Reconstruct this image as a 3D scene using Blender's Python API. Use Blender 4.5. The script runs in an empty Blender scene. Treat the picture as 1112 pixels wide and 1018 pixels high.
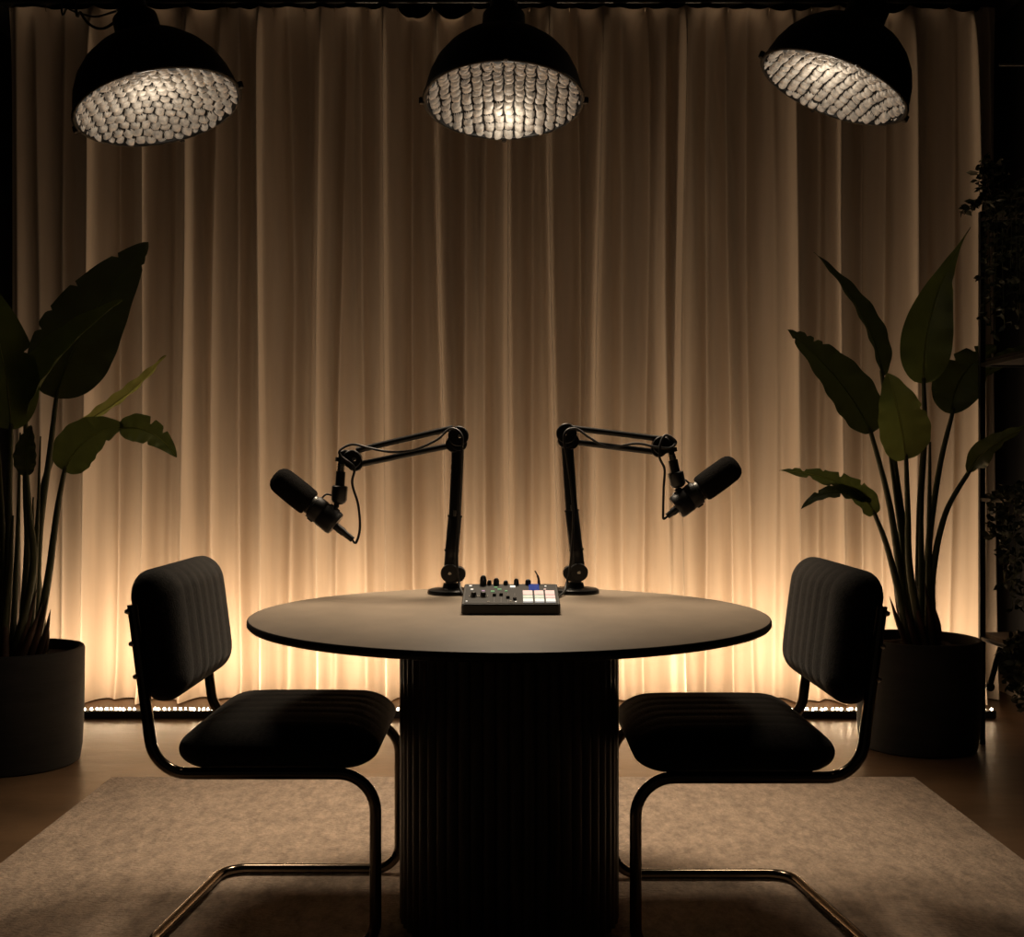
import bpy, math, random
import numpy as np
from mathutils import Vector, Matrix

random.seed(7)
SC = bpy.context.scene
COL = SC.collection
F = 1275.0           # focal length in pixels of the 1112 px wide frame
CX, CY, H = 553.0, 511.0, 1.10


def at(px, py, d):
    """A photograph position turned into a point at its real distance d from the lens."""
    return Vector(((px - CX) * d / F, d, H - (py - CY) * d / F))


# ------------------------------------------------------------------ materials
def lin(r, g, b):
    f = lambda c: (c / 255 / 12.92) if c / 255 <= .04045 else ((c / 255 + .055) / 1.055) ** 2.4
    return (f(r), f(g), f(b), 1)


def mat(name, col, rough=.5, metal=0., coat=0., spec=.5, noise=None, bump=None, emit=None, sheen=0.):
    m = bpy.data.materials.new(name)
    m.use_nodes = True
    nt = m.node_tree
    b = nt.nodes['Principled BSDF']
    b.inputs['Base Color'].default_value = col
    b.inputs['Roughness'].default_value = rough
    b.inputs['Metallic'].default_value = metal
    b.inputs['Coat Weight'].default_value = coat
    b.inputs['Specular IOR Level'].default_value = spec
    b.inputs['Sheen Weight'].default_value = sheen
    if emit:
        b.inputs['Emission Color'].default_value = emit[0]
        b.inputs['Emission Strength'].default_value = emit[1]
    tc = nt.nodes.new('ShaderNodeTexCoord')
    if noise:                       # (scale vector, amount dark, amount light, detail)
        sc, lo, hi, det = noise
        mp = nt.nodes.new('ShaderNodeMapping')
        mp.inputs['Scale'].default_value = sc
        n = nt.nodes.new('ShaderNodeTexNoise')
        n.inputs['Scale'].default_value = 1.0
        n.inputs['Detail'].default_value = det
        n.inputs['Roughness'].default_value = .62
        r = nt.nodes.new('ShaderNodeValToRGB')
        r.color_ramp.elements[0].position = .3
        r.color_ramp.elements[1].position = .7
        r.color_ramp.elements[0].color = tuple(c * lo for c in col[:3]) + (1,)
        r.color_ramp.elements[1].color = tuple(min(1, c * hi) for c in col[:3]) + (1,)
        nt.links.new(tc.outputs['Object'], mp.inputs['Vector'])
        nt.links.new(mp.outputs['Vector'], n.inputs['Vector'])
        nt.links.new(n.outputs['Fac'], r.inputs['Fac'])
        nt.links.new(r.outputs['Color'], b.inputs['Base Color'])
    if bump:                        # (scale vector, strength, distance)
        sc, st, di = bump
        mp2 = nt.nodes.new('ShaderNodeMapping')
        mp2.inputs['Scale'].default_value = sc
        n2 = nt.nodes.new('ShaderNodeTexNoise')
        n2.inputs['Scale'].default_value = 1.0
        n2.inputs['Detail'].default_value = 5
        bp = nt.nodes.new('ShaderNodeBump')
        bp.inputs['Strength'].default_value = st
        bp.inputs['Distance'].default_value = di
        nt.links.new(tc.outputs['Object'], mp2.inputs['Vector'])
        nt.links.new(mp2.outputs['Vector'], n2.inputs['Vector'])
        nt.links.new(n2.outputs['Fac'], bp.inputs['Height'])
        nt.links.new(bp.outputs['Normal'], b.inputs['Normal'])
    return m


M = {}
M['floor'] = mat('polished_concrete', (.15, .088, .046, 1), .36, spec=.36, noise=((2.2, 3.2, 1), .6, 1.3, 9), bump=((5, 9, 5), .25, .01))
M['wall_dark'] = mat('black_paint', (.012, .011, .010, 1), .85, noise=((2, 2, 2), .8, 1.2, 3))
M['ceiling'] = mat('black_ceiling', (.008, .0075, .007, 1), .9, noise=((2, 2, 2), .8, 1.2, 3))
M['baseboard'] = mat('pale_baseboard', (.55, .47, .38, 1), .5, noise=((8, 3, 8), .85, 1.05, 4))
M['rug'] = mat('rug_wool', (.47, .355, .265, 1), .95, spec=.1, sheen=.15,
               noise=((34, 17, 34), .58, 1.4, 12), bump=((70, 130, 70), 1., .014))
M['rug'].node_tree.nodes['Noise Texture'].inputs['Roughness'].default_value = .72
M['tabletop'] = mat('tabletop_stone', (.30, .24, .18, 1), .42, noise=((5, 3, 5), .82, 1.15, 6))
M['table_edge'] = mat('table_black_edge', (.018, .016, .014, 1), .4, noise=((9, 9, 9), .8, 1.2, 3))
M['pedestal'] = mat('fluted_black_wood', (.11, .088, .068, 1), .42, noise=((30, 30, 2), .6, 1.4, 5))
M['cushion'] = mat('black_ribbed_fabric', (.024, .0215, .019, 1), .9, spec=.15, sheen=.1,
                   noise=((90, 90, 90), .6, 1.4, 4), bump=((260, 260, 260), .5, .003))
M['tube'] = mat('dark_chrome', (.15, .12, .09, 1), .16, metal=1., noise=((6, 6, 6), .9, 1.1, 2))
M['bolt'] = mat('bright_steel', (.75, .7, .6, 1), .22, metal=1., noise=((50, 50, 50), .9, 1.1, 2))
M['black_metal'] = mat('black_satin_metal', (.006, .006, .006, 1), .34, coat=.08, noise=((20, 20, 20), .8, 1.2, 2))
M['foam'] = mat('black_foam', (.012, .011, .010, 1), .98, spec=.05, noise=((200, 200, 200), .6, 1.5, 4), bump=((420, 420, 420), .9, .003))
M['mic_body'] = mat('mic_dark_grey', (.010, .010, .0095, 1), .45, noise=((30, 30, 30), .8, 1.2, 2))
M['grey_metal'] = mat('grey_metal', (.3, .28, .25, 1), .35, metal=1., noise=((30, 30, 30), .8, 1.2, 2))
M['cable'] = mat('black_rubber', (.012, .011, .010, 1), .5, noise=((40, 40, 40), .8, 1.2, 2))
M['shade'] = mat('shade_black', (.006, .006, .006, 1), .55, noise=((15, 15, 15), .8, 1.2, 2))
M['shade_rim'] = mat('shade_rim_black', (.02, .019, .018, 1), .35, metal=.6, noise=((15, 15, 15), .8, 1.2, 2))
M['reflector'] = mat('reflector_pillows', (.78, .71, .62, 1), .5, noise=((46, 46, 46), .5, 1.2, 2),
                     emit=((1, .88, .72, 1), .05))
M['reflector_gap'] = mat('reflector_gaps', (.025, .022, .02, 1), .8, noise=((40, 40, 40), .8, 1.2, 2))
M['pot'] = mat('black_planter', (.013, .0115, .010, 1), .8, noise=((3, 3, 14), .6, 1.5, 6), bump=((8, 8, 40), .3, .006))
M['soil'] = mat('soil', (.03, .017, .011, 1), .95, noise=((60, 60, 60), .4, 1.8, 5), bump=((60, 60, 60), 1, .02))
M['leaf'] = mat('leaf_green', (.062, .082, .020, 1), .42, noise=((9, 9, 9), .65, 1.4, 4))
M['leaf_shaded'] = mat('leaf_shaded_green', (.024, .034, .012, 1), .5, noise=((9, 9, 9), .65, 1.4, 4))  # shaded copy of the leaf green, the shade put into the colour
M['leaf_lit'] = mat('leaf_lit_green', (.10, .12, .03, 1), .4, noise=((9, 9, 9), .7, 1.3, 4))  # brighter copy of the same leaf, lamp light put into the colour
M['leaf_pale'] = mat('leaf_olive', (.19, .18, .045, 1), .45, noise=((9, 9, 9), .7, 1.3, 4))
M['stem'] = mat('stem_green', (.05, .058, .02, 1), .45, noise=((12, 12, 3), .6, 1.4, 4))
M['sheath'] = mat('dry_sheath', (.06, .028, .013, 1), .7, noise=((15, 15, 4), .5, 1.5, 4))
M['vine'] = mat('vine_leaf', (.028, .035, .016, 1), .5, noise=((20, 20, 20), .6, 1.5, 3))
M['shelf_wood'] = mat('shelf_walnut', (.09, .048, .024, 1), .5, noise=((3, 30, 30), .6, 1.4, 6))
M['shelf_shaded'] = mat('shelf_shaded_wood', (.014, .011, .009, 1), .6, noise=((3, 30, 30), .6, 1.4, 6))  # upper boards: the same shelf wood with shade painted into its colour
M['batten'] = mat('led_batten', (.03, .025, .02, 1), .6, noise=((4, 20, 20), .7, 1.3, 3))
M['diode'] = mat('led_diode', (1, .8, .55, 1), .4, emit=((1, .74, .46, 1), 95))
M['mixer'] = mat('mixer_black', (.013, .012, .011, 1), .42, noise=((25, 25, 25), .8, 1.2, 3))
M['mixer_face'] = mat('mixer_face', (.009, .008, .007, 1), .6, spec=.25, noise=((40, 40, 40), .7, 1.3, 3))
M['pad_pink'] = mat('pad_pink', (.75, .55, .55, 1), .5, emit=((1, .72, .72, 1), .22), noise=((40, 40, 40), .9, 1.1, 2))
M['pad_mint'] = mat('pad_mint', (.55, .65, .58, 1), .5, emit=((.72, .9, .8, 1), .18), noise=((40, 40, 40), .9, 1.1, 2))
M['pad_white'] = mat('pad_white', (.8, .8, .75, 1), .5, emit=((1, .97, .92, 1), .4), noise=((40, 40, 40), .9, 1.1, 2))
M['screen'] = mat('screen_blue', (.01, .02, .06, 1), .2, emit=((.05, .1, .5, 1), .4), noise=((90, 90, 90), .3, 1.9, 2))
M['led_green'] = mat('led_green', (.05, .15, .06, 1), .4, emit=((.15, .5, .2, 1), .3), noise=((90, 90, 90), .5, 1.5, 2))
M['led_purple'] = mat('led_purple', (.2, .1, .2, 1), .4, emit=((.7, .4, .7, 1), .4), noise=((90, 90, 90), .5, 1.5, 2))

def thin_leaf(m, col, fac):
    nt = m.node_tree
    b = nt.nodes['Principled BSDF']; o = nt.nodes['Material Output']
    t = nt.nodes.new('ShaderNodeBsdfTranslucent'); t.inputs['Color'].default_value = col
    x = nt.nodes.new('ShaderNodeMixShader'); x.inputs['Fac'].default_value = fac
    nt.links.new(b.outputs[0], x.inputs[1]); nt.links.new(t.outputs[0], x.inputs[2])
    nt.links.new(x.outputs[0], o.inputs['Surface'])


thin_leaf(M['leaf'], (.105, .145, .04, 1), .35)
thin_leaf(M['leaf_shaded'], (.045, .06, .02, 1), .22)
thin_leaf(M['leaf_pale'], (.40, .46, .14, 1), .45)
thin_leaf(M['leaf_lit'], (.22, .29, .085, 1), .4)

# curtain: cloth that both scatters and lets some light through
mc = bpy.data.materials.new('beige_curtain_cloth')
mc.use_nodes = True
nt = mc.node_tree
nt.nodes.remove(nt.nodes['Principled BSDF'])
out = nt.nodes['Material Output']
tc = nt.nodes.new('ShaderNodeTexCoord')
mp = nt.nodes.new('ShaderNodeMapping'); mp.inputs['Scale'].default_value = (9, 9, .7)
nz = nt.nodes.new('ShaderNodeTexNoise'); nz.inputs['Scale'].default_value = 1.; nz.inputs['Detail'].default_value = 5
rp = nt.nodes.new('ShaderNodeValToRGB')
rp.color_ramp.elements[0].position = .3; rp.color_ramp.elements[1].position = .75
rp.color_ramp.elements[0].color = (.50, .415, .33, 1); rp.color_ramp.elements[1].color = (.66, .56, .45, 1)
df = nt.nodes.new('ShaderNodeBsdfDiffuse'); tl = nt.nodes.new('ShaderNodeBsdfTranslucent')
mx = nt.nodes.new('ShaderNodeMixShader'); mx.inputs['Fac'].default_value = .08
nt.links.new(tc.outputs['Object'], mp.inputs['Vector']); nt.links.new(mp.outputs['Vector'], nz.inputs['Vector'])
nt.links.new(nz.outputs['Fac'], rp.inputs['Fac'])
nt.links.new(rp.outputs['Color'], df.inputs['Color']); nt.links.new(rp.outputs['Color'], tl.inputs['Color'])
nt.links.new(df.outputs[0], mx.inputs[1]); nt.links.new(tl.outputs[0], mx.inputs[2])
nt.links.new(mx.outputs[0], out.inputs['Surface'])
M['curtain'] = mc


# ------------------------------------------------------------------ mesh builder
class MB:
    def __init__(self):
        self.v, self.f, self.mi, self.cur = [], [], [], 0

    def add(self, vs, fs):
        o = len(self.v)
        self.v += [Vector(p) for p in vs]
        self.f += [tuple(i + o for i in q) for q in fs]
        self.mi += [self.cur] * len(fs)

    def box(self, lo, hi, bev=0.):
        x0, y0, z0 = lo; x1, y1, z1 = hi
        b = min(bev, .49 * min(x1 - x0, y1 - y0, z1 - z0))
        if b <= 0:
            self.add([(x0, y0, z0), (x1, y0, z0), (x1, y1, z0), (x0, y1, z0), (x0, y0, z1), (x1, y0, z1), (x1, y1, z1), (x0, y1, z1)],
                     [(0, 3, 2, 1), (4, 5, 6, 7), (0, 1, 5, 4), (1, 2, 6, 5), (2, 3, 7, 6), (3, 0, 4, 7)])
            return
        rings = []
        for z, k in ((z0, b), (z0 + b, 0), (z1 - b, 0), (z1, b)):
            c = b
            rings.append([(x0 + k + c * (1 if k == 0 else .3), y0 + k, z), (x1 - k - c * (1 if k == 0 else .3), y0 + k, z),
                          (x1 - k, y0 + k + c * (1 if k == 0 else .3), z), (x1 - k, y1 - k - c * (1 if k == 0 else .3), z),
                          (x1 - k - c * (1 if k == 0 else .3), y1 - k, z), (x0 + k + c * (1 if k == 0 else .3), y1 - k, z),
                          (x0 + k, y1 - k - c * (1 if k == 0 else .3), z), (x0 + k, y0 + k + c * (1 if k == 0 else .3), z)])
        vs = [p for r in rings for p in r]
        fs = [tuple(reversed(range(8))), tuple(range(24, 32))]
        for i in range(3):
            for j in range(8):
                k = (j + 1) % 8
                fs.append((i * 8 + j, i * 8 + k, i * 8 + 8 + k, i * 8 + 8 + j))
        self.add(vs, fs)

    def tube(self, pts, r, n=12, cap=True):
        pts = [Vector(p) for p in pts]
        rs = r if isinstance(r, (list, tuple)) else [r] * len(pts)
        T = []
        for i in range(len(pts)):
            a = pts[max(0, i - 1)]; b = pts[min(len(pts) - 1, i + 1)]
            t = (b - a); T.append(t.normalized() if t.length > 1e-9 else Vector((0, 0, 1)))
        u = T[0].orthogonal().normalized()
        vs, fs = [], []
        for i, p in enumerate(pts):
            if i:
                q = T[i - 1].rotation_difference(T[i]); u = q @ u
            w = T[i].cross(u).normalized()
            for k in range(n):
                a = 2 * math.pi * k / n
                vs.append(p + (u * math.cos(a) + w * math.sin(a)) * rs[i])
        for i in range(len(pts) - 1):
            for k in range(n):
                k2 = (k + 1) % n
                fs.append((i * n + k, i * n + k2, i * n + n + k2, i * n + n + k))
        if cap:
            fs.append(tuple(reversed(range(n))))
            fs.append(tuple((len(pts) - 1) * n + k for k in range(n)))
        self.add(vs, fs)

    def lathe(self, prof, n=48, mtx=None, closed=False):
        """prof: (radius, height) pairs; mtx places the local z axis."""
        vs, fs = [], []
        idx = []
        for r, z in prof:
            if r < 1e-6:
                idx.append([len(vs)]); vs.append(Vector((0, 0, z)))
            else:
                s = len(vs)
                for k in range(n):
                    a = 2 * math.pi * k / n
                    vs.append(Vector((r * math.cos(a), r * math.sin(a), z)))
                idx.append(list(range(s, s + n)))
        m = len(prof)
        for i in range(m if closed else m - 1):
            A, B = idx[i], idx[(i + 1) % m]
            for k in range(n):
                k2 = (k + 1) % n
                if len(A) == 1 and len(B) == 1:
                    continue
                if len(A) == 1: fs.append((A[0], B[k2], B[k]))
                elif len(B) == 1: fs.append((A[k], A[k2], B[0]))
                else: fs.append((A[k], A[k2], B[k2], B[k]))
        if mtx is not None:
            vs = [mtx @ v for v in vs]
        self.add(vs, fs)

    def build(self, name, mats, parent=None, org=None, smooth=True, angle=40):
        me = bpy.data.meshes.new(name)
        o = Vector(org) if org is not None else Vector((0, 0, 0))
        me.from_pydata([tuple(p - o) for p in self.v], [], self.f)
        mats = mats if isinstance(mats, list) else [mats]
        for m in mats:
            me.materials.append(M[m])
        me.polygons.foreach_set('material_index', self.mi)
        import bmesh
        bm = bmesh.new(); bm.from_mesh(me)
        bmesh.ops.recalc_face_normals(bm, faces=bm.faces)
        bm.to_mesh(me); bm.free()
        if smooth:
            me.shade_smooth()
            me.set_sharp_from_angle(angle=math.radians(angle))
        ob = bpy.data.objects.new(name, me)
        COL.objects.link(ob)
        if parent is not None:
            ob.parent = parent
        elif org is not None:
            ob.location = o
        return ob


def tag(o, label=None, cat=None, group=None, kind=None):
    if label: o['label'] = label
    if cat: o['category'] = cat
    if group: o['group'] = group
    if kind: o['kind'] = kind
    return o


def thing(name, loc, label, cat, group=None):
    o = bpy.data.objects.new(name, None)
    o.empty_display_size = .1
    COL.objects.link(o)
    o.location = loc
    return tag(o, label, cat, group)


def frame(axis, origin, up=(0, 0, 1)):
    """Matrix whose local z runs along axis."""
    z = Vector(axis).normalized()
    x = Vector(up).cross(z)
    if x.length < 1e-4: x = Vector((1, 0, 0)).cross(z)
    if x.length < 1e-4: x = Vector((0, 1, 0)).cross(z)
    x.normalize(); y = z.cross(x)
    m = Matrix.Identity(4)
    for i in range(3):
        m[i][0], m[i][1], m[i][2], m[i][3] = x[i], y[i], z[i], origin[i]
    return m


def fillet(pts, rad, seg=8):
    """Polyline with rounded corners."""
    pts = [Vector(p) for p in pts]
    res = [pts[0]]
    for i in range(1, len(pts) - 1):
        r = rad[i] if isinstance(rad, (list, tuple)) else rad
        a, b, c = pts[i - 1], pts[i], pts[i + 1]
        d1 = (a - b).normalized(); d2 = (c - b).normalized()
        ang = d1.angle(d2)
        t = min(r / math.tan(ang / 2), .49 * (a - b).length, .49 * (c - b).length)
        p, q = b + d1 * t, b + d2 * t
        for k in range(seg + 1):
            s = k / seg
            # rounded with a conic weighting close to a circle
            w = math.sin(ang / 2)
            den = (1 - s) ** 2 + 2 * w * s * (1 - s) + s * s
            res.append((p * (1 - s) ** 2 + b * (2 * w * s * (1 - s)) + q * s * s) / den)
    res.append(pts[-1])
    return res


def smooth_path(pts, n=10):
    """Catmull-Rom through the points."""
    pts = [Vector(p) for p in pts]
    P = [pts[0] * 2 - pts[1]] + pts + [pts[-1] * 2 - pts[-2]]
    res = []
    for i in range(1, len(P) - 2):
        for k in range(n):
            t = k / n
            a, b, c, d = P[i - 1], P[i], P[i + 1], P[i + 2]
            res.append(.5 * ((2 * b) + (c - a) * t + (2 * a - 5 * b + 4 * c - d) * t * t + (3 * b - a - 3 * c + d) * t ** 3))
    res.append(pts[-1])
    return res


# ------------------------------------------------------------------ the setting
XL, XR, YB, YF, ZC = -2.62, 2.46, 6.15, -1.2, 3.364


def struct(name, lo, hi, m):
    b = MB(); b.box(lo, hi)
    return tag(b.build(name, m, smooth=False), kind='structure')


struct('floor', (XL - .2, YF, -.1), (XR + .2, YB + .2, 0), 'floor')
struct('ceiling', (XL - .2, YF, ZC), (XR + .2, YB + .2, ZC + .1), 'ceiling')
struct('wall_back', (XL - .2, YB, 0), (XR + .2, YB + .15, ZC), 'wall_dark')
struct('wall_left', (XL - .15, YF, 0), (XL, YB, ZC), 'wall_dark')
struct('wall_right', (XR, YF, 0), (XR + .15, YB, ZC), 'wall_dark')
bb = MB()
bb.box((XR - .014, YF, 0), (XR, YB, .072)); bb.box((XR - .010, YF, .072), (XR, YB, .082))
tag(bb.build('baseboard_right', 'baseboard', smooth=False), kind='structure')
bb = MB()
bb.box((XL, YF, 0), (XL + .014, YB, .072)); bb.box((XL, YF, .072), (XL + .010, YB, .082))
tag(bb.build('baseboard_left', 'wall_dark', smooth=False), kind='structure')

# ------------------------------------------------------------------ curtain
YC = 5.68
X0, X1 = -2.425, 2.352
ZT = 3.340
NX, NZ = 1500, 110
rng = np.random.default_rng(11)
# fold ridges at the places the photograph shows bright vertical lines
ridge_px = [22, 44, 74, 104, 132, 163, 190, 207, 238, 265, 288, 318, 350, 372, 396, 421, 450, 481, 505, 528, 553, 578, 600, 626, 648,
            674, 700, 722, 738, 765, 790, 812, 838, 858, 884, 905, 932, 958, 985, 1004, 1030, 1052, 1074]
ridges = np.array([(p - CX) * YC / F for p in ridge_px])
amp = rng.uniform(.4, .9, len(ridges))
for p in (104, 163, 207, 288, 350, 421, 481, 553, 600, 648, 738, 858, 905, 985, 1052):
    amp[ridge_px.index(p)] = 1.3
wid = rng.uniform(.020, .036, len(ridges))
sway = rng.uniform(-.018, .018, (len(ridges), 2))
xs = np.linspace(X0, X1, NX)
zs = np.linspace(0.006, ZT, NZ)
XX, ZZ = np.meshgrid(xs, zs)
D = np.zeros_like(XX)
for c, a, w, s in zip(ridges, amp, wid, sway):
    cc = c + s[0] * np.sin(ZZ * 1.3 + c * 7) + s[1] * (ZZ - 1.6) * .5
    ww = w * (1.12 - .12 * ZZ / ZT)
    D += a * .15 * (1.0 / (1 + ((XX - cc) / ww) ** 2)) * (1.08 - .16 * ZZ / ZT)
D += .014 * np.sin(XX * 9 + 1.1 * np.sin(ZZ * .9)) + .006 * np.sin(XX * 41 + ZZ * 1.6)
D += .0011 * np.sin(XX * 96 + 3 * np.sin(ZZ * 1.4 + XX * 3))
D += .004 * np.sin(ZZ * 5.5 + XX * 6) * np.exp(-ZZ / .5)
# cloth heaps up a little where it meets the floor
D += .03 * np.exp(-(ZZ / .09) ** 2) * (.5 + .5 * np.sin(XX * 13 + 2 * np.sin(XX * 5)))
YY = YC - D + .06
# the head: pinched on hooks, sagging between them
hook_x = np.array([(p - CX) * YC / F for p in (14, 52, 103, 152, 200, 248, 297, 331, 364, 399, 432, 470, 514, 575, 618, 655, 700, 745, 790, 834, 880, 930, 985, 1030, 1064)])
sag = np.zeros(NX)
pinch = np.zeros(NX)
sag_a = rng.uniform(.012, .034, len(hook_x)); sag_a[10:12] = .075; sag_a[19] = .04; sag_a[21] = .05; sag_a[23] = .05
for i in range(len(hook_x) - 1):
    a, b = hook_x[i], hook_x[i + 1]
    k = (xs >= a) & (xs <= b)
    t = (xs[k] - a) / (b - a)
    sag[k] = sag_a[i] * (4 * t * (1 - t)) ** .8
    pinch[k] = 4 * t * (1 - t)
ZZ2 = ZZ - sag[None, :] * np.exp(-(ZT - ZZ) / .05)
top = np.exp(-(ZT - ZZ) / .11)
YY = YY * (1 - top * .75) + (YC - .02) * top * .75 - .05 * top * (pinch[None, :] - .3) * np.exp(-(ZT - ZZ) / .14)
verts = np.stack([XX, YY, ZZ2], -1).reshape(-1, 3)
ii = (np.arange(NZ - 1)[:, None] * NX + np.arange(NX - 1)[None, :]).reshape(-1)
faces = np.stack([ii, ii + 1, ii + NX + 1, ii + NX], -1)
me = bpy.data.meshes.new('curtain')
me.from_pydata(verts.tolist(), [], faces.tolist())
me.shade_smooth(); me.materials.append(M['curtain'])
curtain = bpy.data.objects.new('curtain', me); COL.objects.link(curtain)
tag(curtain, 'wide beige floor-to-ceiling curtain in soft folds, glowing at its hem', 'curtain')
for hx in hook_x:
    b = MB()
    b.tube(smooth_path([(hx, YC - .02, ZT - .028), (hx, YC - .032, ZT - .012), (hx, YC - .028, ZT + .006), (hx, YC - .018, ZT + .008)], 4), .0022, 6)
    b.build('hook', 'bolt', curtain)

b = MB()
b.box((X0 - .03, YC - .045, ZT + .004), (X1 + .03, YC + .02, ZC), .004)
tag(b.build('curtain_rail', 'black_metal'), 'long black ceiling rail that carries the beige curtain', 'curtain rail')

# ------------------------------------------------------------------ light strip at the foot of the curtain
YS = 5.23
led = thing('light_strip', (0, YS, 0), 'warm strip of small lights on a dark batten along the foot of the curtain', 'light strip')
b = MB(); b.box((-2.3, YS - .028, 0), (2.16, YS + .022, .034), .004)
b.build('batten', 'batten', led, (0, YS, 0))
rest = MB()
for i in range(202):
    x = -2.28 + i * (4.42 / 201) + random.uniform(-.006, .006)
    r = random.uniform(.0038, .0062)
    px = CX + x * F / YS
    near = 88 < px < 240 or 660 < px < 740 or 855 < px < 935 or 1050 < px < 1090
    b = MB() if near else rest
    b.lathe([(0, .034), (r * .9, .034), (r, .038), (r * .8, .0415), (0, .043)], 8, Matrix.Translation((x, YS - .004 + random.uniform(-.008, .008), 0)))
    if near: b.build('diode', 'diode', led, (0, YS, 0))
o = rest.build('diodes', 'diode', led, (0, YS, 0)); o['kind'] = 'stuff'


def area(name, loc, target, sx, sy, power, col, parent=None, spread=180):
    l = bpy.data.lights.new(name, 'AREA'); l.shape = 'RECTANGLE'; l.size = sx; l.size_y = sy
    l.energy = power; l.color = col; l.spread = math.radians(spread)
    o = bpy.data.objects.new(name, l); COL.objects.link(o)
    o.location = loc
    d = Vector(target) - Vector(loc)
    o.rotation_euler = d.to_track_quat('-Z', 'Y').to_euler()
    return o


WARM = (1.0, .70, .44)
area('strip_glow', (-.07, YS + .012, .046), (-.07, YS + .012 + .185, .046 + .236), 4.42, .02, 43.5, WARM, spread=140)

# ------------------------------------------------------------------ rug
b = MB()
rx0, rx1, ry0, ry1, rt = -1.412, 1.44, 1.55, 4.17, .012
n = 60
b.box((rx0, ry0, 0.0005), (rx1, ry1, rt), .004)
tag(b.build('rug', 'rug'), 'large beige low-pile rug under the round table and both chairs', 'rug')

# ------------------------------------------------------------------ table
TX, TY, TZ, TR = 0.0, 2.884, .75, .63
table = thing('round_table', (TX, TY, rt), 'round table with a thin taupe top on a black fluted drum base', 'table')
b = MB()
mt = Matrix.Translation((TX, TY, 0))
b.lathe([(0, TZ), (TR - .006, TZ), (TR - .0035, TZ - .0006)], 128, mt)
b.cur = 1
b.lathe([(TR - .0035, TZ - .0006), (TR - .001, TZ - .003), (TR, TZ - .007), (TR, TZ - .014), (TR - .004, TZ - .019), (TR - .012, TZ - .021), (0, TZ - .021)], 128, mt)
b.build('tabletop', ['tabletop', 'table_edge'], table, (TX, TY, rt))
b = MB()
NR, PR = 54, .268
pr = []
for k in range(NR * 12):
    a = 2 * math.pi * k / (NR * 12)
    ph = (k % 12) / 12
    h = abs(math.sin(math.pi * ph))
    pr.append((a, PR - .011 * (1 - h ** .55)))
for ring in ((rt, TZ - .034),):
    vs = [(TX + r * math.sin(a), TY - r * math.cos(a), ring[0]) for a, r in pr] + [(TX + r * math.sin(a), TY - r * math.cos(a), ring[1]) for a, r in pr]
    m_ = len(pr)
    b.add(vs, [(k, (k + 1) % m_, m_ + (k + 1) % m_, m_ + k) for k in range(m_)] + [tuple(range(m_, 2 * m_)), tuple(reversed(range(m_)))])
ped = b.build('pedestal', 'pedestal', table, (TX, TY, rt), angle=50)
b = MB()
b.lathe([(0, TZ - .021), (PR + .001, TZ - .021), (PR + .001, TZ - .034), (0, TZ - .034)], 96, mt)
b.build('top_collar', 'table_edge', table, (TX, TY, rt))


# ------------------------------------------------------------------ chairs
def cushion(cx, half, R, n, groove_axis, grooves, gdepth, crown, mtx, skip=0.):
    """Rounded pad: half=(a,b,c) half sizes, R corner radii per axis, thin axis last; channels along the pad."""
    a, bb_, c = half
    mb = MB()
    V = {}
    vs, fs = [], []

    def vid(p):
        k = tuple(round(q, 6) for q in p)
        if k not in V:
            V[k] = len(vs); vs.append(Vector(p))
        return V[k]
    g = lambda s: math.copysign(abs(s) ** 1.0, s)
    for ax in range(3):
        for sg in (-1, 1):
            o1, o2 = [i for i in range(3) if i != ax]
            for i in range(n):
                for j in range(n):
                    q = []
                    for (u, w) in ((i, j), (i + 1, j), (i + 1, j + 1), (i, j + 1)):
                        p = [0, 0, 0]
                        p[ax] = sg; p[o1] = -1 + 2 * u / n; p[o2] = -1 + 2 * w / n
                        q.append(vid(p))
                    fs.append(tuple(q))
    outv = []
    for p in vs:
        P_ = [p[0] * a, p[1] * bb_, p[2] * c]
        inner = [max(-(h - r), min(h - r, q)) for q, h, r in zip(P_, half, R)]
        d = Vector([(q - i_) / r for q, i_, r in zip(P_, inner, R)])
        if d.length > 1e-6:
            mcomp = max(abs(x) for x in d)
            dn = d.normalized() * min(1, mcomp)
            q = Vector([i_ + x * r for i_, x, r in zip(inner, dn, R)])
        else:
            q = Vector(inner)
        ex, ey = q[0] / a, q[1] / bb_
        dome = max(0, (1 - ex ** 4)) * max(0, (1 - ey ** 4))
        top = q[2] / c
        q[2] += crown * dome * max(0, top)
        coord = q[groove_axis] / half[groove_axis]
        if top > -.2 and grooves:
            gg = 0
            for gpos in grooves:
                gg = max(gg, math.exp(-((coord - gpos) / .028) ** 2))
            q[2] -= gdepth * gg * max(0, min(1, top * 1.5)) * (.25 + .75 * dome)
        outv.append(mtx @ q)
    mb.add(outv, fs)
    return mb


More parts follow.
